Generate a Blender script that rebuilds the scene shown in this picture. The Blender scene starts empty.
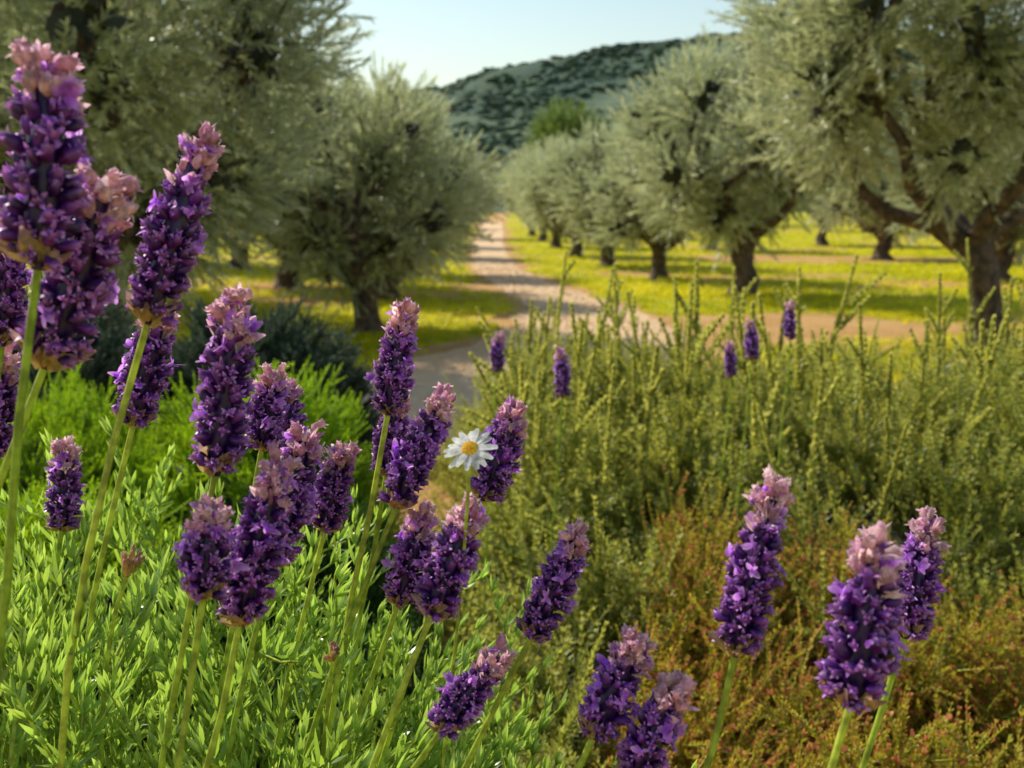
import bpy, math, numpy as np
from mathutils import Vector
rng=np.random.default_rng(7)
sc=bpy.context.scene
def U(a,b,n=None): return rng.uniform(a,b,n)
def nrm(v):
    v=np.asarray(v,float); return v/np.maximum(np.linalg.norm(v,axis=-1,keepdims=True),1e-9)
# ---------------------------------------------------------------- templates
class T:
    def __init__(s): s.V=[];s.F=[];s.M=[];s.G=[]
    def quad_strip(s,pts,side,widths,mat,g0=0.,g1=1.,fold=None):
        b=len(s.V);n=len(pts)
        for i,(p,w) in enumerate(zip(pts,widths)):
            g=g0+(g1-g0)*i/(n-1)
            s.V.append(p-side*w);s.V.append(p+side*w);s.G+= [g,g]
        for i in range(n-1):
            a=b+2*i; s.F.append((a,a+1,a+3,a+2)); s.M.append(mat)
    def leaf(s,base,d,L,W,segs,curl,mat,prof=None,g0=0.,g1=1.,roll=0.,up=np.array([0,0,1.])):
        d=nrm(d);side=np.cross(d,up)
        if np.linalg.norm(side)<1e-3: side=np.array([1.,0,0])
        side=nrm(side); nr=np.cross(side,d)
        if roll: side=nrm(side*math.cos(roll)+nr*math.sin(roll)); nr=np.cross(side,d)
        if prof is None: prof=[.35,1,.8,.05] if segs==3 else ([.4,1,.05] if segs==2 else [.9,.35])
        pts=[];p=np.array(base,float);dd=d.copy()
        for i in range(segs+1):
            pts.append(p.copy()); dd=nrm(dd+nr*curl/segs); p=p+dd*L/segs
        s.quad_strip(pts,side,[W*.5*q for q in prof],mat,g0,g1)
    def tube(s,pts,rad,k,mat,g0=0.,g1=1.,jit=0.):
        pts=[np.array(p,float) for p in pts];b=len(s.V);n=len(pts);ref=np.array([.31,.95,.05])
        for i,p in enumerate(pts):
            d=nrm(pts[min(i+1,n-1)]-pts[max(i-1,0)]);x=nrm(np.cross(ref,d));y=np.cross(d,x)
            for j in range(k):
                a=2*math.pi*j/k; r=rad[i]*(1+(U(-jit,jit) if jit else 0))
                s.V.append(p+r*(math.cos(a)*x+math.sin(a)*y)); s.G.append(g0+(g1-g0)*i/(n-1))
        for i in range(n-1):
            for j in range(k):
                s.F.append((b+i*k+j,b+i*k+(j+1)%k,b+(i+1)*k+(j+1)%k,b+(i+1)*k+j)); s.M.append(mat)
    def arr(s): return np.array(s.V,float),np.array(s.F,int).reshape(-1,4),np.array(s.M,int),np.array(s.G,float)
def frames(d,roll):
    d=nrm(d);ref=np.where(np.abs(d[:,2:3])>.95,np.array([[1.,0,0]]),np.array([[0,0,1.]]))
    x=nrm(np.cross(ref,d));y=np.cross(d,x);c=np.cos(roll)[:,None];s=np.sin(roll)[:,None]
    x2=x*c+y*s;y2=-x*s+y*c
    return np.stack([x2,y2,d],axis=2)
class Acc:
    def __init__(s): s.V=[];s.F=[];s.M=[];s.C=[];s.n=0
    def add(s,V,F,M,C):
        s.V.append(V);s.F.append(F+s.n);s.M.append(M);s.C.append(C);s.n+=len(V)
    def t(s,t,r=.5,b=.5):
        V,F,M,G=t.arr(); s.add(V,F,M,np.stack([np.full(len(V),r),G,np.full(len(V),b)],1))
    def inst(s,tm,pos,dirs,scale,roll=None,rnd=None,b=None):
        pos=np.asarray(pos,float);N=len(pos)
        if N==0: return
        scale=np.asarray(scale,float)
        if scale.ndim==0: scale=np.full(N,float(scale))
        if scale.ndim==1: scale=np.repeat(scale[:,None],3,1)
        if roll is None: roll=U(0,6.283,N)
        if rnd is None: rnd=U(0,1,N)
        if b is None: b=U(0,1,N)
        R=frames(dirs,roll);ch=rng.integers(0,len(tm),N)
        for k,t in enumerate(tm):
            I=np.where(ch==k)[0]
            if len(I)==0: continue
            V,F,M,G=t.arr() if isinstance(t,T) else t
            W=np.einsum('nij,nvj->nvi',R[I],V[None]*scale[I][:,None,:])+pos[I][:,None,:]
            n=len(V);FF=(F[None]+(np.arange(len(I))*n)[:,None,None]).reshape(-1,4)
            C=np.stack([np.repeat(rnd[I],n),np.tile(G,len(I)),np.repeat(b[I],n)],1)
            s.add(W.reshape(-1,3),FF,np.tile(M,len(I)),C)
    def mesh(s,name,mats,smooth=True):
        V=np.concatenate(s.V);F=np.concatenate(s.F);M=np.concatenate(s.M);C=np.concatenate(s.C)
        me=bpy.data.meshes.new(name);me.vertices.add(len(V));me.vertices.foreach_set('co',V.ravel())
        me.loops.add(F.size);me.loops.foreach_set('vertex_index',F.ravel().astype(np.int32))
        me.polygons.add(len(F));me.polygons.foreach_set('loop_start',np.arange(0,F.size,4,dtype=np.int32))
        try: me.polygons.foreach_set('loop_total',np.full(len(F),4,dtype=np.int32))
        except Exception: pass
        me.polygons.foreach_set('material_index',M.astype(np.int32))
        me.polygons.foreach_set('use_smooth',np.full(len(F),smooth))
        a=me.attributes.new('tint','FLOAT_COLOR','POINT')
        a.data.foreach_set('color',np.concatenate([C,np.ones((len(C),1))],1).astype(np.float32).ravel())
        for m in mats: me.materials.append(m)
        me.update(calc_edges=True);return me
def obj(name,data,parent=None,loc=(0,0,0),rz=0,sc_=1):
    o=bpy.data.objects.new(name,data);sc.collection.objects.link(o);o.location=loc;o.rotation_euler=(0,0,rz)
    o.scale=(sc_,)*3 if not isinstance(sc_,tuple) else sc_
    if parent: o.parent=parent
    return o
def empty(name,loc=(0,0,0),rz=0,s=1): return obj(name,None,None,loc,rz,s)
# ---------------------------------------------------------------- materials
def mat_base(name):
    m=bpy.data.materials.new(name);m.use_nodes=True;nt=m.node_tree;nt.nodes.clear()
    return m,nt,nt.nodes,nt.links
def mixc(nt,f,a,b,blend='MIX'):
    n=nt.nodes.new('ShaderNodeMix');n.data_type='RGBA';n.blend_type=blend
    for k,v in ((0,f),(6,a),(7,b)):
        if isinstance(v,bpy.types.NodeSocket): nt.links.new(v,n.inputs[k])
        elif k==0: n.inputs[0].default_value=v
        else: n.inputs[k].default_value=(*v,1)
    return n.outputs[2]
def ramp(nt,f,p0,p1):
    n=nt.nodes.new('ShaderNodeMapRange');n.inputs[1].default_value=p0;n.inputs[2].default_value=p1;n.interpolation_type='SMOOTHSTEP'
    nt.links.new(f,n.inputs[0]);return n.outputs[0]
def noise(nt,scale,detail=3,coord='Object',rough=.55):
    tc=nt.nodes.new('ShaderNodeTexCoord');n=nt.nodes.new('ShaderNodeTexNoise');n.inputs['Scale'].default_value=scale
    n.inputs['Detail'].default_value=detail;n.inputs['Roughness'].default_value=rough
    nt.links.new(tc.outputs[coord],n.inputs['Vector']);return n.outputs[0]
def leafmat(name,c1,c2,tip,tipamt=.6,trans=.35,rough=.5,nscale=40,tcol=None,spec=.4,back=None,sheen=0,tstart=.4):
    m,nt,N,L=mat_base(name)
    at=N.new('ShaderNodeAttribute');at.attribute_name='tint';sp=N.new('ShaderNodeSeparateColor');L.new(at.outputs['Color'],sp.inputs[0])
    c=mixc(nt,sp.outputs[0],c1,c2)
    g=ramp(nt,sp.outputs[1],tstart,1.);mm=N.new('ShaderNodeMath');mm.operation='MULTIPLY';L.new(g,mm.inputs[0]);mm.inputs[1].default_value=tipamt
    c=mixc(nt,mm.outputs[0],c,tip)
    nz=ramp(nt,noise(nt,nscale,2),.3,.7);mr=N.new('ShaderNodeMapRange');mr.inputs[3].default_value=.6;mr.inputs[4].default_value=1.25;L.new(nz,mr.inputs[0])
    cb=N.new('ShaderNodeCombineColor')
    for k in range(3): L.new(mr.outputs[0],cb.inputs[k])
    c=mixc(nt,1.,c,cb.outputs[0],'MULTIPLY')
    if back:
        ge=N.new('ShaderNodeNewGeometry');c=mixc(nt,ge.outputs['Backfacing'],c,back)
    p=N.new('ShaderNodeBsdfPrincipled');L.new(c,p.inputs['Base Color']);p.inputs['Roughness'].default_value=rough;p.inputs['Specular IOR Level'].default_value=spec
    if sheen: p.inputs['Sheen Weight'].default_value=sheen;p.inputs['Sheen Roughness'].default_value=.4
    o=N.new('ShaderNodeOutputMaterial')
    if trans>0:
        t=N.new('ShaderNodeBsdfTranslucent')
        if tcol: c2_=mixc(nt,.6,c,tcol)
        else: c2_=c
        L.new(c2_,t.inputs['Color']);ms=N.new('ShaderNodeMixShader');ms.inputs[0].default_value=trans
        L.new(p.outputs[0],ms.inputs[1]);L.new(t.outputs[0],ms.inputs[2]);L.new(ms.outputs[0],o.inputs[0])
    else: L.new(p.outputs[0],o.inputs[0])
    return m
M_bud=leafmat('lavender_bud',(.030,.005,.085),(.22,.035,.38),(.80,.32,.88),.75,.28,.40,260,spec=.6,tstart=.45)  # pale tip colour paints rim light onto the bud edges
M_pet=leafmat('lavender_petal',(.50,.12,.82),(.78,.34,.97),(.92,.60,.97),.6,.6,.6,200)
M_bract=leafmat('lavender_bract',(.66,.32,.44),(.94,.72,.66),(.96,.58,.80),.6,.58,.7,250)
M_cal=leafmat('lavender_calyx',(.54,.42,.15),(.78,.52,.24),(.28,.10,.30),.7,.5,.7,200)
M_stem=leafmat('lavender_stem',(.34,.46,.05),(.58,.66,.09),(.44,.48,.10),.3,.35,.4,120)
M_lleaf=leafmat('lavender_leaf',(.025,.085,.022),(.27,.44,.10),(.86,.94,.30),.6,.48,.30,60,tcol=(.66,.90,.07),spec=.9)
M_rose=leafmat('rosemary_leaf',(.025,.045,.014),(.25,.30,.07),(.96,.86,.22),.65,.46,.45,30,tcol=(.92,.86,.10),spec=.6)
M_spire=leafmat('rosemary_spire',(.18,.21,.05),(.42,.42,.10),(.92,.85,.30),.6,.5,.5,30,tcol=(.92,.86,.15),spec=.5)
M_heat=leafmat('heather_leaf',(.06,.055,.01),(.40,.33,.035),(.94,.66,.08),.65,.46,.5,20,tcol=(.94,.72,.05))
M_hflow=leafmat('heather_flower',(.42,.09,.07),(.68,.23,.10),(.74,.30,.12),.5,.45,.6,50)
M_sant=leafmat('shrub_leaf',(.03,.10,.006),(.20,.40,.01),(.72,.95,.03),.75,.5,.5,15,tcol=(.68,.94,.02))
M_dark=leafmat('shrub_leaf_shaded',(.02,.06,.010),(.06,.14,.02),(.16,.28,.03),.6,.35,.5,15)  # dark version of the shrub leaf, self-shadow put into the colour
M_blue=leafmat('grey_shrub_leaf',(.05,.08,.06),(.09,.13,.09),(.16,.20,.13),.5,.3,.5,15)
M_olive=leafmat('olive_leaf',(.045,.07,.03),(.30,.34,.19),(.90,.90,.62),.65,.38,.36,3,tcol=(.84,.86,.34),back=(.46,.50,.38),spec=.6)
M_oliveD=leafmat('olive_leaf_inner',(.03,.035,.02),(.05,.055,.03),(.05,.055,.03),.3,.1,.7,3)  # dark copy of the olive leaf, crown shade painted into it
M_grass=leafmat('grass_blade',(.20,.28,.006),(.86,.72,.01),(.98,.84,.03),.5,.5,.5,2,tcol=(.98,.92,.01))
M_far=leafmat('far_foliage',(.05,.09,.055),(.065,.11,.06),(.085,.13,.07),.4,.1,.9,.3)
M_green=leafmat('broad_leaf',(.14,.22,.04),(.24,.33,.06),(.36,.42,.10),.5,.3,.5,2)
M_whitep=leafmat('daisy_petal',(.88,.87,.85),(.92,.92,.90),(.92,.92,.90),.3,.5,.6,200)
M_yel=leafmat('daisy_disc',(.82,.46,.02),(.90,.58,.03),(.82,.43,.02),.3,0,.7,900)
def barkmat():
    m,nt,N,L=mat_base('olive_bark')
    n=noise(nt,9,6,'Object',.7);c=mixc(nt,ramp(nt,n,.35,.68),(.03,.022,.016),(.17,.11,.075))
    p=N.new('ShaderNodeBsdfPrincipled');L.new(c,p.inputs['Base Color']);p.inputs['Roughness'].default_value=.9
    b=N.new('ShaderNodeBump');b.inputs['Strength'].default_value=.9;b.inputs['Distance'].default_value=.05;L.new(n,b.inputs['Height']);L.new(b.outputs[0],p.inputs['Normal'])
    o=N.new('ShaderNodeOutputMaterial');L.new(p.outputs[0],o.inputs[0]);return m
M_bark=barkmat()
def soilmat(name,a,b,c3,attr=False,ga=None,gb=None):
    m,nt,N,L=mat_base(name)
    n1=noise(nt,.9,6,'Object',.6);n2=noise(nt,22,6,'Object',.7)
    c=mixc(nt,ramp(nt,n1,.35,.65),a,b);c=mixc(nt,ramp(nt,n2,.5,.75),c,c3)
    if attr:
        at=N.new('ShaderNodeAttribute');at.attribute_name='tint';sp=N.new('ShaderNodeSeparateColor');L.new(at.outputs['Color'],sp.inputs[0])
        n3=noise(nt,3.5,6,'Object',.7);ad=N.new('ShaderNodeMath');ad.operation='ADD';L.new(sp.outputs[0],ad.inputs[0]);L.new(n3,ad.inputs[1])
        f=ramp(nt,ad.outputs[0],.85,1.1);g=mixc(nt,ramp(nt,n2,.35,.65),ga,gb);c=mixc(nt,f,c,g)
    p=N.new('ShaderNodeBsdfPrincipled');L.new(c,p.inputs['Base Color']);p.inputs['Roughness'].default_value=.95;p.inputs['Specular IOR Level'].default_value=.15
    b_=N.new('ShaderNodeBump');b_.inputs['Strength'].default_value=.8;b_.inputs['Distance'].default_value=.05;L.new(n2,b_.inputs['Height']);L.new(b_.outputs[0],p.inputs['Normal'])
    o=N.new('ShaderNodeOutputMaterial');L.new(p.outputs[0],o.inputs[0]);return m
M_ground=soilmat('ground_soil',(.54,.29,.10),(.68,.40,.17),(.30,.16,.06),True,(.32,.34,.006),(.66,.56,.02))
M_path=soilmat('path_earth',(.78,.50,.29),(.86,.60,.37),(.58,.37,.21))
# ---------------------------------------------------------------- terrain
def sst(x,a,b):
    t=np.clip((x-a)/(b-a),0,1);return t*t*(3-2*t)
def gz(x,y): return .45*(1-sst(y,3.6,5.2))+0*x
def fn(x,y,s=1.,p=0.):
    x=x*s+p;y=y*s-p*1.7
    return (np.sin(x*1.3+1.7*np.sin(y*.9))+np.sin(y*1.7+1.3*np.sin(x*1.1+2))+.6*np.sin(x*3.1+y*2.3)+.5*np.sin(x*2.1-y*4.1+1))/3.1
PY=np.array([2.,4.9,7,8.5,11,14,17,22,29,38,50,80]);PX=np.array([-1,-.8,-.4,.25,.95,.90,.35,-.35,-.65,-.9,-1.,-1.6]);PW=np.array([1.1,1.1,1.25,1.3,1.0,.66,.55,.5,.5,.55,.6,.8])
def pathx(y): return np.interp(y,PY,PX)
def pathw(y): return np.interp(y,PY,PW)
def grassy(x,y):
    g=.62+.35*fn(x,y,.45,1.)+.25*fn(x,y,1.4,4.)
    g=g-.75*np.exp(-((y-11.6)/1.0)**2)*(x>1.2)*(x<4.6)
    g=g-.6*np.exp(-((y-26)/1.5)**2)*(x>5)
    d=np.abs(x-pathx(y))-pathw(y); g=g-.6*np.exp(-np.clip(d,0,9)/.25)
    return np.clip(g,0,1)
def axis(lo,hi,near,step,grow):
    a=[0.];s=step
    while a[-1]<hi:
        if a[-1]>near: s*=grow
        a.append(a[-1]+s)
    b=[0.];s=step
    while b[-1]>lo:
        if b[-1]<-min(near,abs(lo)): s*=grow
        b.append(b[-1]-s)
    return np.array(sorted(set(a+b)))
def grid(xs,ys,zf,Cf,name,mat):
    X,Y=np.meshgrid(xs,ys);V=np.stack([X,Y,zf(X,Y)],2).reshape(-1,3);nx=len(xs);ny=len(ys)
    i=(np.arange(ny-1)[:,None]*nx+np.arange(nx-1)[None]).ravel();F=np.stack([i,i+1,i+1+nx,i+nx],1)
    C=Cf(X,Y).reshape(-1,3);A=Acc();A.add(V,F,np.zeros(len(F),int),C);return obj(name,A.mesh(name,[mat]))
grid(axis(-500,500,16,.2,1.12),axis(-40,900,40,.2,1.1),gz,lambda X,Y:np.stack([grassy(X,Y)]*3,2),'ground',M_ground)
ys=np.arange(5.3,80,.2);A=Acc();k=9;V=[]
for y in ys:
    cx,w=pathx(y),pathw(y);l=w*(1+.18*fn(np.array(y),np.array(0.),3.,2.)+U(-.05,.05));r=w*(1+.18*fn(np.array(y),np.array(3.),3.3,7.)+U(-.05,.05))
    for j in range(k): V.append((cx-l+(l+r)*j/(k-1),y,.006))
V=np.array(V);i=(np.arange(len(ys)-1)[:,None]*k+np.arange(k-1)[None]).ravel()
A.add(V,np.stack([i,i+1,i+1+k,i+k],1),np.zeros(len(i),int),np.full((len(V),3),.5));obj('dirt_path',A.mesh('dirt_path',[M_path]))
def blobT(k=6,rings=4,jit=.15,mat=0):
    t=T();pts=[(0,0,z) for z in np.linspace(-.5,.5,rings+1)];t.tube(pts,[max(.02,math.sqrt(max(0,.25-z[2]**2))) for z in pts],k,mat,jit=jit);return t
N=900;y=U(5.5,26,N);x=pathx(y)+pathw(y)*U(-1,1,N);A=Acc();A.inst([blobT() for _ in range(3)],np.stack([x,y,np.full(N,.012)],1),np.stack([U(-.3,.3,N),U(-.3,.3,N),np.ones(N)],1),np.stack([U(.02,.06,N),U(.02,.06,N),U(.015,.03,N)],1))
obj('path_pebbles',A.mesh('path_pebbles',[M_path]))
gt=[]
for _ in range(4):
    t=T()
    for b in range(6): 
        a=U(0,6.28);t.leaf([U(-.5,.5),U(-.5,.5),0],[math.cos(a)*.6,math.sin(a)*.6,1],U(.6,1.1),.17,1,-.4,0,[1,.1])
    gt.append(t)
n=75000;u=U(0,1,n);y=4.6*(62/4.6)**u;x=U(-.72,.72,n)*y
k=(grassy(x,y)+U(-.25,.25,n)>.5)&(np.abs(x-pathx(y))>pathw(y)*1.02);x=x[k];y=y[k]
A=Acc();A.inst(gt,np.stack([x,y,gz(x,y)],1),np.stack([U(-.2,.2,len(x)),U(-.2,.2,len(x)),np.ones(len(x))],1),np.minimum(.04+.005*y,.13)*U(.7,1.3,len(x)),rnd=np.clip(.5+.5*fn(x,y,.8,3.)+U(-.3,.3,len(x)),0,1))
obj('grass',A.mesh('grass',[M_grass]))
# ---------------------------------------------------------------- hills
def ridge(px): return np.interp(px,[-2,-.9,-.5,-.15,-.05,.01,.09,.14,.19,.3,.5,.9,2],[.03,.05,.09,.108,.114,.122,.136,.148,.153,.156,.15,.13,.06])
def hillz(X,Y):
    r=ridge(X/330.)*330+1.4
    prof=sst(Y,170,335)*(1-.75*sst(Y,345,600))
    return r*prof+prof*(1-sst(Y,300,340)*.7)*(5*fn(X,Y,.022,1)+4*fn(X,Y,.05,2))-3*(1-sst(Y,170,190))+prof*.8*fn(X,Y,.2,3)
def hillmat():
    m,nt,N,L=mat_base('hill_scrub')
    n1=noise(nt,.02,6,'Object',.6);n2=noise(nt,.09,6,'Object',.75)
    c=mixc(nt,ramp(nt,n1,.42,.60),(.055,.10,.065),(.13,.165,.085));c=mixc(nt,ramp(nt,n2,.46,.62),c,(.05,.09,.055))
    p=N.new('ShaderNodeBsdfPrincipled');L.new(c,p.inputs['Base Color']);p.inputs['Roughness'].default_value=1
    b=N.new('ShaderNodeBump');b.inputs['Strength'].default_value=.6;b.inputs['Distance'].default_value=3;L.new(n2,b.inputs['Height']);L.new(b.outputs[0],p.inputs['Normal'])
    o=N.new('ShaderNodeOutputMaterial');L.new(p.outputs[0],o.inputs[0]);return m
hill=grid(np.linspace(-420,420,281),np.linspace(170,600,160),hillz,lambda X,Y:np.full(X.shape+(3,),.5),'hill',hillmat())
N=15000;x=U(-130,230,N);y=U(180,338,N);k=fn(x,y,.04,5)+fn(x,y,.11,2)*.8+U(-.5,.5,N)>-.25;x=x[k];y=y[k]
A=Acc();s=U(.3,1.6,len(x))**1.2;A.inst([blobT(7,4,.4) for _ in range(6)],np.stack([x,y,hillz(x,y)-s*.1],1),np.stack([U(-.5,.5,len(x)),U(-.5,.5,len(x)),np.ones(len(x))],1),np.stack([s*2.6,s*2.2,s*1.1],1))
obj('hill_woodland',A.mesh('hill_woodland',[M_far]))
# ---------------------------------------------------------------- olive trees
def olive_sprigs():
    out=[]
    for _ in range(5):
        t=T();L=.38;bend=np.array([U(-.1,.1),U(-.1,.1),0])
        for i in range(26):
            h=(i+1)/26;a=i*2.4+U(-.4,.4);ang=math.radians(U(30,65)*(1-.5*h))
            d=np.array([math.cos(a)*math.sin(ang),math.sin(a)*math.sin(ang),math.cos(ang)])
            t.leaf(bend*h*h+np.array([0,0,L*h*.9]),d,U(.055,.08),.018,1,U(-.3,.3),1,[.9,.4],g0=h*.7,g1=h,roll=U(-1,1))
        out.append(t.arr())
    return out
SPR=olive_sprigs()
big=T()
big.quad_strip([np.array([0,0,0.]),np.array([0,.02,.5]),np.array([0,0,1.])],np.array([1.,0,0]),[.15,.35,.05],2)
def olive(seed,H,R,zb,trunk_h,tr,nl,nspr,off=(0,0),lr=(.33,.5),fork=4,lean=(0,0)):
    global rng
    keep=rng;rng=np.random.default_rng(seed)
    cz=(H+zb)/2;hz=(H-zb)/2;C=np.array([off[0],off[1],cz])
    lob=[];g=(1+5**.5)/2
    for i in range(nl):
        zz=1-2*(i+.5)/nl;rr=math.sqrt(1-zz*zz);a=2*math.pi*i/g+U(-.4,.4)
        q=np.array([rr*math.cos(a),rr*math.sin(a),zz])*U(.5,.82)
        l=U(*lr)*R;lob.append((C+q*np.array([R,R,hz]),l))
    t=T();fk=np.array([lean[0],lean[1],trunk_h])
    w1=U(-.5,.5,2)*tr;w2=U(-.6,.6,2)*tr
    def tp(f,w): return np.array([fk[0]*f+w[0],fk[1]*f+w[1],trunk_h*f])
    z2=np.zeros(2)
    t.tube([(0,0,-.15),(0,0,.02),tp(.12,z2),tp(.3,w1),tp(.5,(w1+w2)/2),tp(.75,w2),tp(.9,w2*.5),fk+np.array([0,0,.06])],[tr*2.0,tr*1.55,tr*1.2,tr*1.0,tr*.92,tr*.95,tr*1.05,tr*.9],14,0,jit=.14)
    limbs=[]
    for i in range(fork):
        a=2*math.pi*i/fork+U(-.4,.4);e=fk+(C-fk)*.4+np.array([math.cos(a)*R*.45,math.sin(a)*R*.45,U(-.1,.25)*hz])
        mid=fk+(e-fk)*.5+np.array([math.cos(a)*R*.08,math.sin(a)*R*.08,U(-.12,.0)])
        pts=[fk-np.array([0,0,.12]),fk+(mid-fk)*.4+U(-.03,.03,3),mid,(mid+e)/2+U(-.06,.06,3),e];t.tube(pts,[tr*.72,tr*.62,tr*.48,tr*.38,tr*.3],9,0,jit=.1);limbs+=[mid,e]
    for c,l in lob:
        s=min(limbs,key=lambda q:np.linalg.norm(q-c)+(5 if q[2]>c[2]+.3 else 0));mid=(s+c)/2+U(-.12,.12,3)
        t.tube([s,mid,c],[tr*.3,tr*.2,tr*.09],6,0)
        for _ in range(4): t.tube([mid,(mid+c)/2+U(-.2,.2,3),c+U(-.8,.8,3)*l],[tr*.12,tr*.08,tr*.03],4,0)
    At=Acc();At.t(t);tm=At.mesh('olive_trunk',[M_bark])
    A=Acc();w=np.array([l**2 for c,l in lob]);w/=w.sum()
    for (c,l),ww in zip(lob,w):
        n=int(nspr*ww);d=nrm(rng.normal(size=(n,3)))
        q=U(0.25,1,n)**.5
        rad=l*q*(1+.25*fn(d[:,0]*4,d[:,1]*4+d[:,2]*3,1.,seed))
        pos=c+d*rad[:,None]*np.array([1,1,.95])
        out=nrm(pos-C)
        dr=nrm(d*.9+out*.5+np.array([0,0,.45])+rng.normal(size=(n,3))*.3)
        clump=U(-.15,.3)
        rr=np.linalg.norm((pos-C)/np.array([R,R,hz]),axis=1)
        A.inst(SPR,pos-dr*.15,dr,U(.75,1.2,n),rnd=np.clip(clump+(rr-.55)*1.1+U(-.1,.45,n),0,1))  # leaf colour darkens towards the crown centre, painted inner shade
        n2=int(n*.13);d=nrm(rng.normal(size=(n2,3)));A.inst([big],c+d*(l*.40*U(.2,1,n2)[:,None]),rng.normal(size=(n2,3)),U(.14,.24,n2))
    cm=A.mesh('olive_crown',[M_bark,M_olive,M_oliveD]);rng=keep;return tm,cm
def place(ms,name,loc,rz,s=1.,crown='crown'):
    e=empty(name,loc,rz,s);obj('trunk_and_limbs',ms[0],e);obj(crown,ms[1],e);return e
OB=olive(11,5.0,2.4,1.42,1.05,.155,28,4300,off=(-.7,0),lean=(-.30,0),lr=(.20,.31),fork=5)
OL=olive(23,5.2,2.35,.35,.9,.2,28,4800,lr=(.24,.35),fork=5)
V1=olive(31,3.3,1.42,.42,.62,.15,18,2200,lr=(.29,.40),fork=4)
V2=olive(47,3.15,1.42,.38,.55,.16,18,2200,lr=(.29,.40),fork=3)
V3=olive(59,3.35,1.5,.50,.70,.14,19,2200,lr=(.28,.38),fork=4)
VV=[V1,V2,V3]
place(OB,'olive_tree',(4.85,10.0,0),0)
place(OL,'olive_tree',(-3.3,8.2,0),.6)
place(V3,'olive_tree',(3.65,15.7,0),1.0,1.22)
place(V1,'olive_tree',(2.8,19,0),2.0,.98)
place(V2,'olive_tree',(2.2,23,0),.5,1.0)
for i,(x,y,s) in enumerate([(1.75,27.5,1.0),(1.45,33,1.0),(1.2,39,1.0),(.9,46,1.0)]): place(VV[i%3],'olive_tree',(x,y,0),i*1.7,s)
place(V2,'olive_tree',(-1.6,11,0),.3,.88)
place(V1,'olive_tree',(-1.85,15,0),2.3,.86)
place(V3,'olive_tree',(-2.0,20,0),4.1,.85)
for i,(x,y,s) in enumerate([(-5.2,12.5,1.4),(-3.8,17,1.2),(-8.5,16,1.5),(-6,22,1.3),(-2.6,27,.9),(-10,24,1.5),(-3.2,34,1.0),(9.6,26,1.2),(10.8,35,1.2),(14.3,32,1.3),(9.0,18.5,1.2),(18,30,1.4),(13.5,21,1.3),(6.2,31,1.0),(-2.2,42,1.),(5.2,42,1.)]):
    place(VV[i%3],'olive_tree',(x,y,0),i*2.1,s)
grove=empty('distant_olive_grove')
r2=np.random.default_rng(3)
for i in range(70):
    y=r2.uniform(52,130);x=r2.uniform(-.75,.75)*y
    if abs(x+1.5)<1.6 and y<60: continue
    v=VV[i%3];obj('grove_trunk',v[0],grove,(x,y,0),i,1.5);obj('grove_crown',v[1],grove,(x,y,0),i,1.5)
def bigtree(x,y,H,R):
    t=T();t.tube([(0,0,0),(0,0,H*.4),(.1,0,H*.7)],[.3,.22,.1],8,0)
    A=Acc();A.t(t);n=2600;d=nrm(rng.normal(size=(n,3)));l=rng.integers(0,12,n);cs=nrm(rng.normal(size=(12,3)))*.55*np.array([R,R,H*.28])+np.array([0,0,H*.65])
    A.inst(SPR,cs[l]+d*R*.5*U(.4,1,n)[:,None],d+np.array([0,0,.5]),U(1.6,2.6,n));return obj('round_tree',A.mesh('round_tree',[M_bark,M_green,M_green]),None,(x,y,0))
bigtree(4.2,62,7.6,3.0);bigtree(9.5,66,7.0,3.2)
# ---------------------------------------------------------------- shrubs
def sprigT(L,nodes,per,lL,lW,a0,a1,segs,curl,mat_leaf,mat_stem,stemr,fl=None,bend=.1,taper=.5,side=0,k=3,sq=(.25,.45)):
    t=T();bd=np.array([U(-bend,bend),U(-bend,bend),0])*L
    axes=[(np.zeros(3),np.array([0,0,1.])*L+bd,nodes,1.)]
    for s_ in range(side):
        h=U(.25,.75);a=U(0,6.28);q=L*U(*sq);b0=np.array([0,0,L*h])+bd*h*h
        axes.append((b0,np.array([math.cos(a)*.6,math.sin(a)*.6,.85])*q,max(4,int(nodes*q/L)),.85))
    for b0,ax,nn,sc2 in axes:
        t.tube([b0,b0+ax*.5-bd*.1,b0+ax],[stemr,stemr*.8,stemr*.35],k,mat_stem,.0,.5)
        for i in range(nn):
            h=(i+.7)/nn;p=b0+ax*h
            for j in range(per):
                a=6.283*j/per+i*1.1+U(-.3,.3);ang=math.radians(a0+(a1-a0)*h+U(-10,10))
                d=nrm(np.array([math.cos(a)*math.sin(ang),math.sin(a)*math.sin(ang),math.cos(ang)])+ax/np.linalg.norm(ax)*.3)
                l=lL*sc2*(1-taper*h)*U(.75,1.2)
                m_=mat_leaf
                if fl is not None and U(0,1)<fl*h: m_=2;
                t.leaf(p,d,l,lW*(2.2 if m_==2 else 1),segs,U(-.2,.2)+curl,m_,g0=h*.4,g1=h*.5+.5,roll=U(-.5,.5))
    return t.arr()
def ztop(x,y):
    z=.66+.26*sst(y,.9,2.6)+.075*fn(x,y,2.2,3)+.06*fn(x,y,6.,1)
    e=x-(-.05-.06*y+.04*fn(y,x*0,5.,2))
    return .45+(z-.45)*sst(e,-.12,.22)*(1-sst(y,3.3,3.9))
ROS=[sprigT(.27,18,5,.026,.0048,80,45,1,.1,0,1,.0016,side=4,bend=.2,sq=(.35,.6)) for _ in range(6)]
SPI=[sprigT(.42,32,7,.031,.0070,82,38,1,.25,0,1,.0028,side=2,taper=.55,bend=.1,sq=(.3,.5)) for _ in range(6)]
TAL=[sprigT(.46,30,6,.030,.0070,80,30,1,.3,2,1,.0026,side=2,taper=.55,bend=.12,sq=(.2,.35)) for _ in range(6)]
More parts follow.
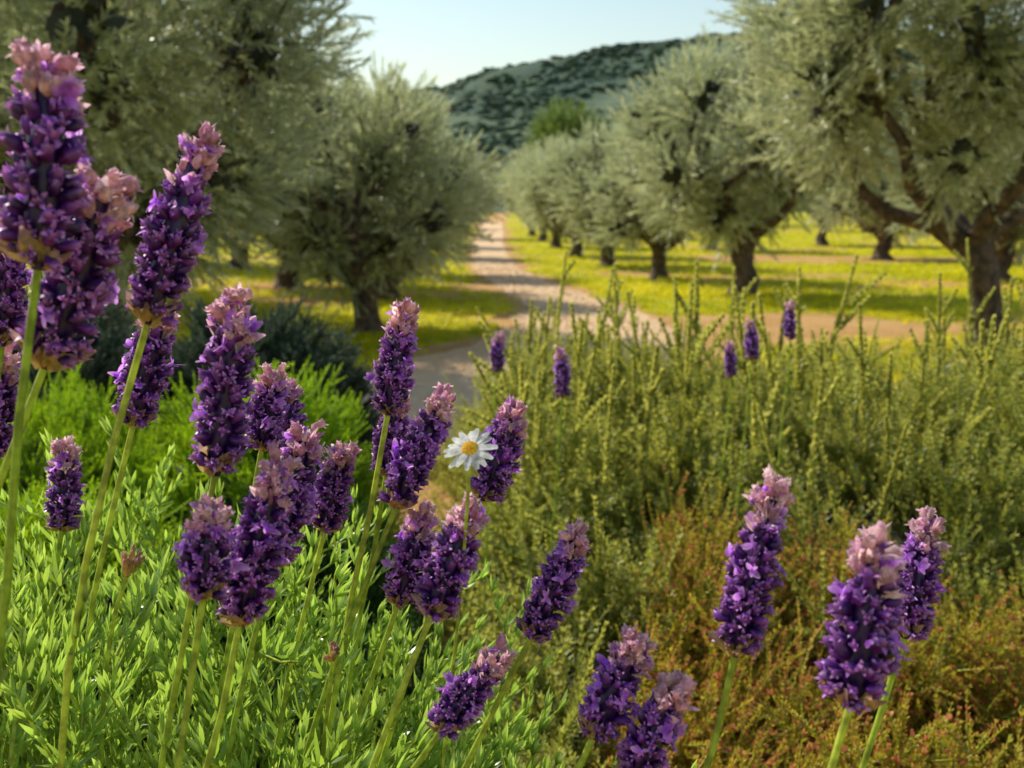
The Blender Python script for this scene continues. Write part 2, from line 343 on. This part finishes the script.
HEA=[sprigT(.22,28,4,.0105,.0034,60,32,1,0,0,1,.0013,fl=.22,side=5,taper=.3) for _ in range(6)]
def field(acc,tm,n,xr,yr,cond,L,sc_,zoff=0,lean=.35,dz=(-.16,.04),clump=0,cr=.10,dome=6.):
    if clump:
        cx=U(xr[0],xr[1],clump);cy=U(yr[0],yr[1],clump);ci=rng.integers(0,clump,n)
        ox=rng.normal(size=n)*cr;oy=rng.normal(size=n)*cr;x=cx[ci]+ox;y=cy[ci]+oy;cz=U(-.05,.06,clump)[ci]
    else:
        x=U(xr[0],xr[1],n);y=U(yr[0],yr[1],n);ox=x*0;oy=x*0;cz=x*0
    k=cond(x,y);x,y,ox,oy,cz=x[k],y[k],ox[k],oy[k],cz[k];m=len(x)
    e=.05;gx=(ztop(x+e,y)-ztop(x-e,y))/(2*e);gy=(ztop(x,y+e)-ztop(x,y-e))/(2*e)
    d=np.stack([-gx*.35+ox*4.0+rng.normal(size=m)*lean*.5,-gy*.3-.12+oy*4.+rng.normal(size=m)*lean*.5,np.ones(m)],1);d=nrm(d);s=U(*sc_,m)
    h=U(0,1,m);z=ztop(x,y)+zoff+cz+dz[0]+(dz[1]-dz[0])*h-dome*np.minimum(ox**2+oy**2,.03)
    acc.inst(tm,np.stack([x,y,z],1)-d*(L*s)[:,None],d,s,rnd=np.clip(.0+.75*h+.3*fn(x,y,3.,6)+U(-.2,.3,m),0,1))  # deeper shoots take the dark leaf colour, shade between tufts painted in
inside=lambda x,y:(x>-.20-.06*y)&(x<.62*y+.45)
heath=lambda x,y:inside(x,y)&((x-.12-.1*fn(x,y,3.,2))>0.20*(y-1.0))&(y<1.95+.3*fn(x,y,2.,5))
rose=lambda x,y:inside(x,y)&~heath(x,y)
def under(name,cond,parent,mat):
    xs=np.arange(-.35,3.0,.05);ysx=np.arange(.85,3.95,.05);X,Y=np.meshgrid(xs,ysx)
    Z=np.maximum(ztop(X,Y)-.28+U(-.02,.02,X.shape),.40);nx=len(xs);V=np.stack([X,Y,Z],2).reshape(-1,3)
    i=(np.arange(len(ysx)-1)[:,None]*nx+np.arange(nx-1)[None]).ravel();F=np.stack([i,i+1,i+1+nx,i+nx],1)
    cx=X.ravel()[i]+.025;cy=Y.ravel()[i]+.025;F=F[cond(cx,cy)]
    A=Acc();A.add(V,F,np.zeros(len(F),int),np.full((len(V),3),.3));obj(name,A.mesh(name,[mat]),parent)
M_in=leafmat('inner_shade_fill',(.02,.02,.01),(.04,.03,.015),(.04,.03,.015),.2,0,.9,60)  # near-black colour for the solid fill, stands in for shade inside bushes
e=empty('rosemary_bush',(0,0,0));A=Acc()
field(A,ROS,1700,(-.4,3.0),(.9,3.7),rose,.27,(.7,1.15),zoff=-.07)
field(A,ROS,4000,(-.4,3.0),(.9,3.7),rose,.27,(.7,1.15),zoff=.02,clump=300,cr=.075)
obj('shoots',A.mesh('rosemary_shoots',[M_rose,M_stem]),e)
A=Acc();field(A,SPI,640,(-.2,2.6),(1.3,3.4),lambda x,y:inside(x,y)&(U(0,1,len(x))<.25+.6*sst(y,1.7,2.6)),.42,(.5,1.0),zoff=.08,lean=.22,dz=(-.14,.06),clump=150,cr=.06,dome=4)
field(A,TAL,105,(-.15,2.3),(1.9,3.2),lambda x,y:inside(x,y)&(x>-.15),.46,(.7,1.1),zoff=.20,lean=.14,dz=(-.12,.13));obj('tall_shoots',A.mesh('rosemary_tall',[M_rose,M_stem,M_spire]),e)
under('dark_inner_fill',rose,e,M_in)  # solid dark sheet below the shoots, painted shade rather than modelled branches
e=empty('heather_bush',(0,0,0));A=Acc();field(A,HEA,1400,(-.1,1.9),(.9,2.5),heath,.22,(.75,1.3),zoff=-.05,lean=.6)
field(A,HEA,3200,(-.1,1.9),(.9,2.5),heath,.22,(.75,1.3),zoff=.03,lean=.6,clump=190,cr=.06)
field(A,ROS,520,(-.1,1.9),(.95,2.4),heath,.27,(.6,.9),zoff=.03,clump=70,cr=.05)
obj('shoots',A.mesh('heather_shoots',[M_heat,M_stem,M_hflow]),e);under('dark_inner_fill',heath,e,M_in)
def mound(name,c,r,n,tm,mats,L,s,upb=.5):
    e=empty(name,(0,0,0));d=nrm(rng.normal(size=(n,3)));d[:,2]=np.abs(d[:,2])*1.0-.1;d=nrm(d)
    rr=1+.16*fn(d[:,0]*5,d[:,1]*5+d[:,2]*4,1.,c[0]*7);p=np.array(c)+d*np.array(r)*(rr*U(.8,1.05,n))[:,None]
    dr=nrm(d+np.array([0,0,upb])+rng.normal(size=(n,3))*.3);sc2=U(*s,n);A=Acc();A.inst(tm,p-dr*(L*sc2)[:,None]*.8,dr,sc2,rnd=np.clip(.5+.5*fn(p[:,0],p[:,1]+p[:,2],6.,1)+U(-.3,.3,n),0,1))
    obj('shoots',A.mesh(name+'_shoots',mats),e);A=Acc();A.inst([blobT(10,8,.12)],[c],np.array([[0,0,1.]]),np.array([[r[0]*1.6,r[1]*1.6,r[2]*1.6]]));obj('dark_inner_fill',A.mesh(name+'_inner',[M_in]),e)  # the inner part is one solid dark blob, shade put into its colour
SAN=[sprigT(.18,22,5,.015,.0032,55,30,1,.2,0,1,.0016,side=3) for _ in range(5)]
SM=[M_sant,M_stem]
mound('santolina_shrub',(-.66,2.5,.45),(.36,.36,.50),1500,SAN,SM,.18,(.8,1.2))
mound('santolina_shrub',(-1.2,2.45,.45),(.42,.4,.47),1500,SAN,SM,.18,(.8,1.2))
mound('santolina_shrub',(-.95,1.9,.45),(.33,.33,.36),1100,SAN,SM,.18,(.8,1.2))
mound('shaded_shrub',(-.46,1.95,.45),(.26,.28,.32),1200,SAN,[M_dark,M_dark],.18,(.8,1.2))  # santolina shoots in dark leaf colour, painting the shaded lower part
mound('shaded_shrub',(-.28,1.45,.42),(.24,.25,.30),1100,SAN,[M_dark,M_dark],.18,(.8,1.2))
mound('shaded_shrub',(-.70,1.35,.42),(.28,.22,.36),1000,SAN,[M_dark,M_dark],.18,(.8,1.2))
BLU=[sprigT(.25,20,5,.030,.007,60,30,1,.1,0,1,.002,side=2) for _ in range(4)]
mound('lavender_cotton_shrub',(-1.0,3.9,.40),(.45,.4,.58),900,BLU,[M_blue,M_stem],.25,(.8,1.2))
mound('lavender_cotton_shrub',(-1.75,3.8,.40),(.5,.45,.62),1000,BLU,[M_blue,M_stem],.25,(.8,1.2))
mound('lavender_cotton_shrub',(-2.5,4.2,.40),(.5,.45,.66),900,BLU,[M_blue,M_stem],.25,(.8,1.2))
# ---------------------------------------------------------------- lavender heads
def budT():
    t=T();pts=[(0,0,0),(0,0,.22),(0.02,0,.5),(0.05,0,.72),(.1,0,.9)];t.tube(pts,[.09,.25,.28,.22,.07],7,0,0,.8,jit=.32)
    for j in range(4):
        a=j*1.57+U(-.4,.4);t.leaf([.03+.15*math.cos(a),.15*math.sin(a),.66],[math.cos(a)*.7,math.sin(a)*.7,.9],U(.25,.45),.20,2,U(-1.2,.3),0,[.9,1,.15],.6,1.)
    return t.arr()
BUD=[budT() for _ in range(8)]
def flowT():
    t=T();n=rng.integers(3,6)
    for j in range(n):
        a=j*1.2566+U(-.35,.35);t.leaf([0,0,.15],[math.cos(a),math.sin(a),U(.1,1.2)],U(.6,1.15),U(.4,.7),3,U(-1.3,.6),1,[.35,1.,.85,.3],roll=U(-.6,.6))
    t.tube([(0,0,-.5),(0,0,.2)],[.1,.16],5,1);return t.arr()
FLO=[flowT() for _ in range(8)]
def bractT(m=2):
    t=T();t.leaf([-.02,0,0],[.08,0,1],1,.48,3,U(-.7,.3),m,[.5,1,.8,.12],roll=U(-.3,.3));t.leaf([.03,0,0],[.0,.15,1],.9,.36,3,U(-.8,.3),m,[.5,1,.7,.1],roll=U(-.6,.6),up=np.array([0,1.,0]));return t.arr()
BRA=[bractT() for _ in range(6)];CAL=[bractT(3) for _ in range(4)]
def head(acc,b,tp,R,flowers=1.,top=1.):
    b=np.array(b);tp=np.array(tp);L=np.linalg.norm(tp-b);F=frames(np.array([tp-b]),np.array([U(0,6)]))[0]
    curve=U(-.07,.07,2)*L
    def W(p,d):
        p=np.array(p,float);q=p.copy();tt=p[:,2]/L;q[:,0]+=curve[0]*tt*tt;q[:,1]+=curve[1]*tt*tt
        return b+q@F.T,np.asarray(d)@F.T
    wv=U(-.12,.12,7);wv[0]=0
    prof=lambda t:np.interp(t,[0,.08,.2,.4,.65,.82,1],np.array([.35,.72,.95,1,.82,.56,.36])*(1+wv))*R*.84
    c=T();zs=np.linspace(0,.9,9);c.tube([b+F@np.array([curve[0]*z*z,curve[1]*z*z,z*L]) for z in zs],[float(prof(z))*.50 for z in zs],10,0,0,.2,jit=.08);acc.t(c,.0)
    rows=int(round(L*.78/(R*.36)));P=[];D=[];S=[]
    for i in range(rows):
        t=.05+.73*(i+.5)/rows;n=int(9*float(prof(t))/(R*.86)+1);ph=U(0,1)
        for j in range(n):
            a=2*math.pi*(j+ph)/n+U(-.3,.3);r=float(prof(t));el=math.radians(np.interp(t,[0,.5,1],[12,34,62])+U(-24,24))
            P.append([math.cos(a)*r*.46,math.sin(a)*r*.46,(t+U(-.03,.03))*L-R*.1]);D.append([math.cos(a)*math.cos(el),math.sin(a)*math.cos(el),math.sin(el)]);S.append(R*U(.44,.76))
    S=np.array(S);p,d=W(P,D);rn=np.clip(U(0,1,len(S))**1.2,0,1);acc.inst(BUD,p,d,np.stack([S*.85,S*.85,S],1),rnd=rn)
    n=int(24*flowers);t=U(.12,.95,n)**.6;a=U(0,6.283,n);r=prof(t);el=np.radians(np.interp(t,[0,1],[10,55]))
    p,d=W(np.stack([np.cos(a)*r*1.0,np.sin(a)*r*1.0,t*L],1),np.stack([np.cos(a)*np.cos(el),np.sin(a)*np.cos(el),np.sin(el)],1))
    acc.inst(FLO,p,d+rng.normal(size=(n,3))*.35,R*U(.18,.50,n))
    n=22;t=U(.72,.96,n);a=np.arange(n)*2.4;r=prof(t)*.6;el=np.radians(U(25,85,n))
    p,d=W(np.stack([np.cos(a)*r,np.sin(a)*r,t*L-R*.1],1),np.stack([np.cos(a)*np.cos(el),np.sin(a)*np.cos(el),np.sin(el)],1))
    s=R*U(.40,.85,n);acc.inst(BRA,p,d,np.stack([s*.9,s*.9,s],1));
    n=20;a=U(0,6.28,n);t=U(.78,1.02,n);el=np.radians(U(10,80,n));r=prof(t)*.7
    p,d=W(np.stack([np.cos(a)*r,np.sin(a)*r,t*L-R*.1],1),np.stack([np.cos(a)*np.cos(el),np.sin(a)*np.cos(el),np.sin(el)],1))
    bt=[(v,f,np.full_like(m,2),g) for v,f,m,g in BUD];acc.inst(bt,p,d,R*U(.4,.7,n))
    n=13;a=np.arange(n)*.4833+U(-.1,.1,n);t=np.full(n,-.01)+U(0,.07,n);el=np.radians(U(25,62,n));r=R*.18
    p,d=W(np.stack([np.cos(a)*r,np.sin(a)*r,t*L],1),np.stack([np.cos(a)*np.cos(el),np.sin(a)*np.cos(el),np.sin(el)],1))
    s=R*U(.66,1.05,n);acc.inst(CAL,p,d,np.stack([s*.9,s*.9,s],1))
HM=[M_bud,M_pet,M_bract,M_cal]
HL=[(-0.200,0.422,1.373,-0.188,0.428,1.460,0.0190),(-0.216,0.454,1.326,-0.178,0.459,1.410,0.0190),(-0.183,0.497,1.341,-0.155,0.505,1.433,0.0158),
(-0.236,0.606,1.265,-0.216,0.608,1.337,0.0160),(-0.164,0.532,1.253,-0.145,0.540,1.350,0.0178),(-0.166,0.642,1.240,-0.157,0.641,1.293,0.0145),
(-0.160,0.681,1.230,-0.154,0.679,1.277,0.0141),(-0.143,0.571,1.186,-0.123,0.576,1.270,0.0160),(-0.145,0.499,1.180,-0.126,0.506,1.270,0.0158),
(-0.155,0.473,1.206,-0.148,0.473,1.252,0.0148),(-0.128,0.651,1.180,-0.1145,0.652,1.241,0.0138),(-0.3257,0.690,1.1686,-0.314,0.691,1.2315,0.0136),
(-0.0748,0.587,1.2754,-0.0652,0.589,1.3400,0.0132),(-0.071,0.586,1.218,-0.043,0.588,1.287,0.0145),(-0.084,0.645,1.222,-0.077,0.643,1.275,0.0134),
(-0.045,0.528,1.173,-0.021,0.532,1.236,0.0154),(-0.018,0.578,1.225,0.006,0.578,1.281,0.0142),(-0.071,0.586,1.155,-0.051,0.586,1.213,0.0145),
(-0.050,0.585,1.150,-0.033,0.585,1.204,0.0132),(-0.312,0.582,1.249,-0.302,0.584,1.315,0.0151),(-0.287,0.555,1.322,-0.273,0.556,1.386,0.0141)]
HR=[(0.011,0.554,1.147,0.041,0.556,1.212,0.0145),(-0.041,0.526,1.103,-0.008,0.525,1.153,0.0136),(0.043,0.488,1.121,0.064,0.489,1.176,0.0155),
(0.063,0.476,1.103,0.082,0.476,1.158,0.0150),(0.112,0.468,1.177,0.125,0.474,1.266,0.0150),(0.153,0.417,1.177,0.164,0.421,1.252,0.0174),(0.213,0.507,1.169,0.224,0.509,1.234,0.0140)]
SMALL=[(-0.232,0.570,1.180,-0.221,0.563,1.199,0.0052),(-0.108,0.561,1.130,-0.105,0.553,1.144,0.0046)]
BK=[(-0.029,1.874,1.086,-0.028,1.877,1.157,0.0162),(0.092,1.767,1.056,0.092,1.773,1.143,0.0163),(0.482,1.977,1.093,0.480,1.981,1.170,0.0161),(0.462,2.069,1.041,0.460,2.072,1.115,0.0148),(0.559,1.984,1.133,0.556,1.987,1.207,0.0141)]
LVS=[sprigT(.15,8,5,.030,.0034,75,26,3,.5,0,1,.0015,side=1,taper=.4,bend=.3) for _ in range(10)]
SML=[sprigT(.05,4,4,.024,.003,50,22,3,.3,0,1,.0008,taper=.4) for _ in range(5)]
def bez(p,n=14):
    t=np.linspace(0,1,n)[:,None];p=[np.array(q,float) for q in p];return (1-t)**3*p[0]+3*t*(1-t)**2*p[1]+3*t*t*(1-t)*p[2]+t**3*p[3]
def lavender(heads,rootf,rad=.0018,leaves=None,fl=1.,stemleaf=True,name='lavender_plant'):
    e=empty(name);A=Acc();SA=Acc()
    for h in heads:
        b=np.array(h[:3]);tp=np.array(h[3:6]);ax=nrm(tp-b);L=np.linalg.norm(tp-b);rt=np.array(rootf(b,ax))
        head(A,b,tp,h[6],fl)
        H_=b[2]-rt[2];side=nrm(ax+np.array([.08,0,.1]));P=bez([rt,[rt[0]+(b[0]-rt[0])*.2,rt[1],rt[2]+H_*.4],b-side*H_*.35,b+ax*L*.05])
        P[1:-1]+=U(-.0015,.0015,(12,3))
        SA2=T();SA2.tube(P,np.linspace(rad*1.25,rad,14),7,1,.5,.0);SA.t(SA2,U(0,1))
        if stemleaf:
            n=8;ii=rng.integers(4,11,n);SA.inst(SML,P[ii],P[ii+1]-P[ii]+U(-.01,.01,(n,3)),U(.6,1.1,n))
    obj('flower_heads',A.mesh('flower_heads',HM),e)
    if leaves: leaves(SA)
    obj('stems_and_leaves',SA.mesh('stems_and_leaves',[M_lleaf,M_stem]),e);return e
def leafL(A):
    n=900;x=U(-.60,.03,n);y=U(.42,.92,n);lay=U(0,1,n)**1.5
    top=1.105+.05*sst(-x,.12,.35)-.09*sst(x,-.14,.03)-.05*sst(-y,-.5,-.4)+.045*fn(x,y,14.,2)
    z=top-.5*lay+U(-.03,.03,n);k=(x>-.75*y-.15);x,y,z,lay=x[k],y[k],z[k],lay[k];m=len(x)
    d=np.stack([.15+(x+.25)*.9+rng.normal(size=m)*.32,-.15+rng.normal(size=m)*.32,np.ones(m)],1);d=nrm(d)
    A.inst(LVS,np.stack([x,y,z],1)-d*.15,d,U(.7,1.15,m),rnd=np.clip(1-lay*1.4-U(0,.7,m)+.15,0,1))  # lower sprigs get darker leaf colour, painted shade in the gaps
def leafR(A):
    n=130;x=U(-.02,.22,n);y=U(.42,.72,n);lay=U(0,1,n);z=1.02-.08*sst(x,.12,.2)-.4*lay;d=nrm(np.stack([.25+rng.normal(size=n)*.3,rng.normal(size=n)*.3,np.ones(n)],1))
    A.inst(LVS,np.stack([x,y,z],1)-d*.15,d,U(.75,1.1,n))
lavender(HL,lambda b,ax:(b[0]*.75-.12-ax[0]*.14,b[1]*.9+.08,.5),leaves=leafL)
lavender(HR,lambda b,ax:(b[0]-.12-ax[0]*.22,b[1]+.03,.5),leaves=leafR)
lavender(BK,lambda b,ax:(b[0]-.03,b[1],.5),stemleaf=False)
A=Acc();SA=Acc();e=empty('lavender_bud')
for h in SMALL:
    b=np.array(h[:3]);tp=np.array(h[3:6]);R=h[6];d=nrm(tp-b)
    A.inst([(v,f,np.full_like(m,3),g) for v,f,m,g in BUD],np.repeat([b],7,0)+U(-.001,.001,(7,3)),d+U(-.35,.35,(7,3)),np.stack([np.full(7,R*1.2)]*2+[np.full(7,np.linalg.norm(tp-b))],1))
    t=T();P=bez([b+np.array([-.05,.03,-.5]),b+np.array([-.04,.02,-.3]),b-d*.1,b]);t.tube(P,[.0014]*14,6,1);SA.t(t)
obj('bud_tips',A.mesh('bud_tips',HM),e);obj('stems',SA.mesh('bud_stems',[M_lleaf,M_stem]),e)
# daisy
e=empty('daisy');c=np.array([-.022,.508,1.274]);nd=nrm(np.array([-.16,-.56,.80]));A=Acc()
F=frames(np.array([nd]),np.array([0.]))[0];t=T()
for j in range(17):
    a=2*math.pi*j/17+U(-.08,.08);dl=np.array([math.cos(a),math.sin(a),U(-.05,.22)]);t.leaf(F@(dl*.0035)+c,F@dl,.0110*U(.88,1.1),.0038,3,-.25,0,[.6,1,1,.45],up=nd)
A.t(t);t=T()
zs=np.linspace(0,1,6);t.tube([c+nd*.0026*z for z in zs],[.0045*math.sqrt(max(.0,1-z*z))+.0001 for z in zs],14,1);A.t(t)
pp=[];
for j in range(90):
    r=.0043*math.sqrt((j+.5)/90);a=j*2.39996;pp.append(c+F@np.array([r*math.cos(a),r*math.sin(a),.0026*math.sqrt(max(0,1-(r/.0047)**2))]))
A.inst([blobT(5,3,.1,1)],np.array(pp),np.repeat([nd],90,0),np.full(90,.0008));obj('petals_and_disc',A.mesh('daisy_flower',[M_whitep,M_yel]),e)
t=T();P=bez([c+np.array([-.06,.05,-.7]),c+np.array([-.05,.05,-.4]),c-nd*.03+np.array([-.01,.02,-.1]),c]);t.tube(P,[.0010]*14,6,1);A=Acc();A.t(t);obj('stem',A.mesh('daisy_stem',[M_lleaf,M_stem]),e)
# ---------------------------------------------------------------- light, sky, camera
az=math.radians(-54);el=math.radians(40)
S=Vector((math.sin(az)*math.cos(el),math.cos(az)*math.cos(el),math.sin(el)))
l=bpy.data.lights.new('sun','SUN');l.energy=5.0;l.angle=math.radians(.5);l.color=(1,.95,.79)
lo=obj('sun',l);lo.rotation_euler=(-S).to_track_quat('-Z','Y').to_euler();lo.location=(-20,20,30)
w=bpy.data.worlds.new('World');sc.world=w;w.use_nodes=True;nt=w.node_tree;bg=nt.nodes['Background'];sk=nt.nodes.new('ShaderNodeTexSky');sk.sky_type='NISHITA';sk.sun_disc=False
sk.sun_elevation=el;sk.sun_rotation=az;sk.dust_density=.7;sk.air_density=1.6;sk.ozone_density=1.6;nt.links.new(sk.outputs[0],bg.inputs[0]);bg.inputs[1].default_value=.15
cam=bpy.data.cameras.new('camera');co=obj('camera',cam,None,(0,0,1.4));co.rotation_euler=(math.radians(90-10.2),0,0);cam.lens=35;cam.sensor_width=36;cam.clip_start=.03;cam.clip_end=3000
cam.dof.use_dof=True;cam.dof.focus_distance=.67;cam.dof.aperture_fstop=10.5
sc.camera=co
sc.view_settings.view_transform='Standard';sc.view_settings.look='None';sc.view_settings.exposure=0
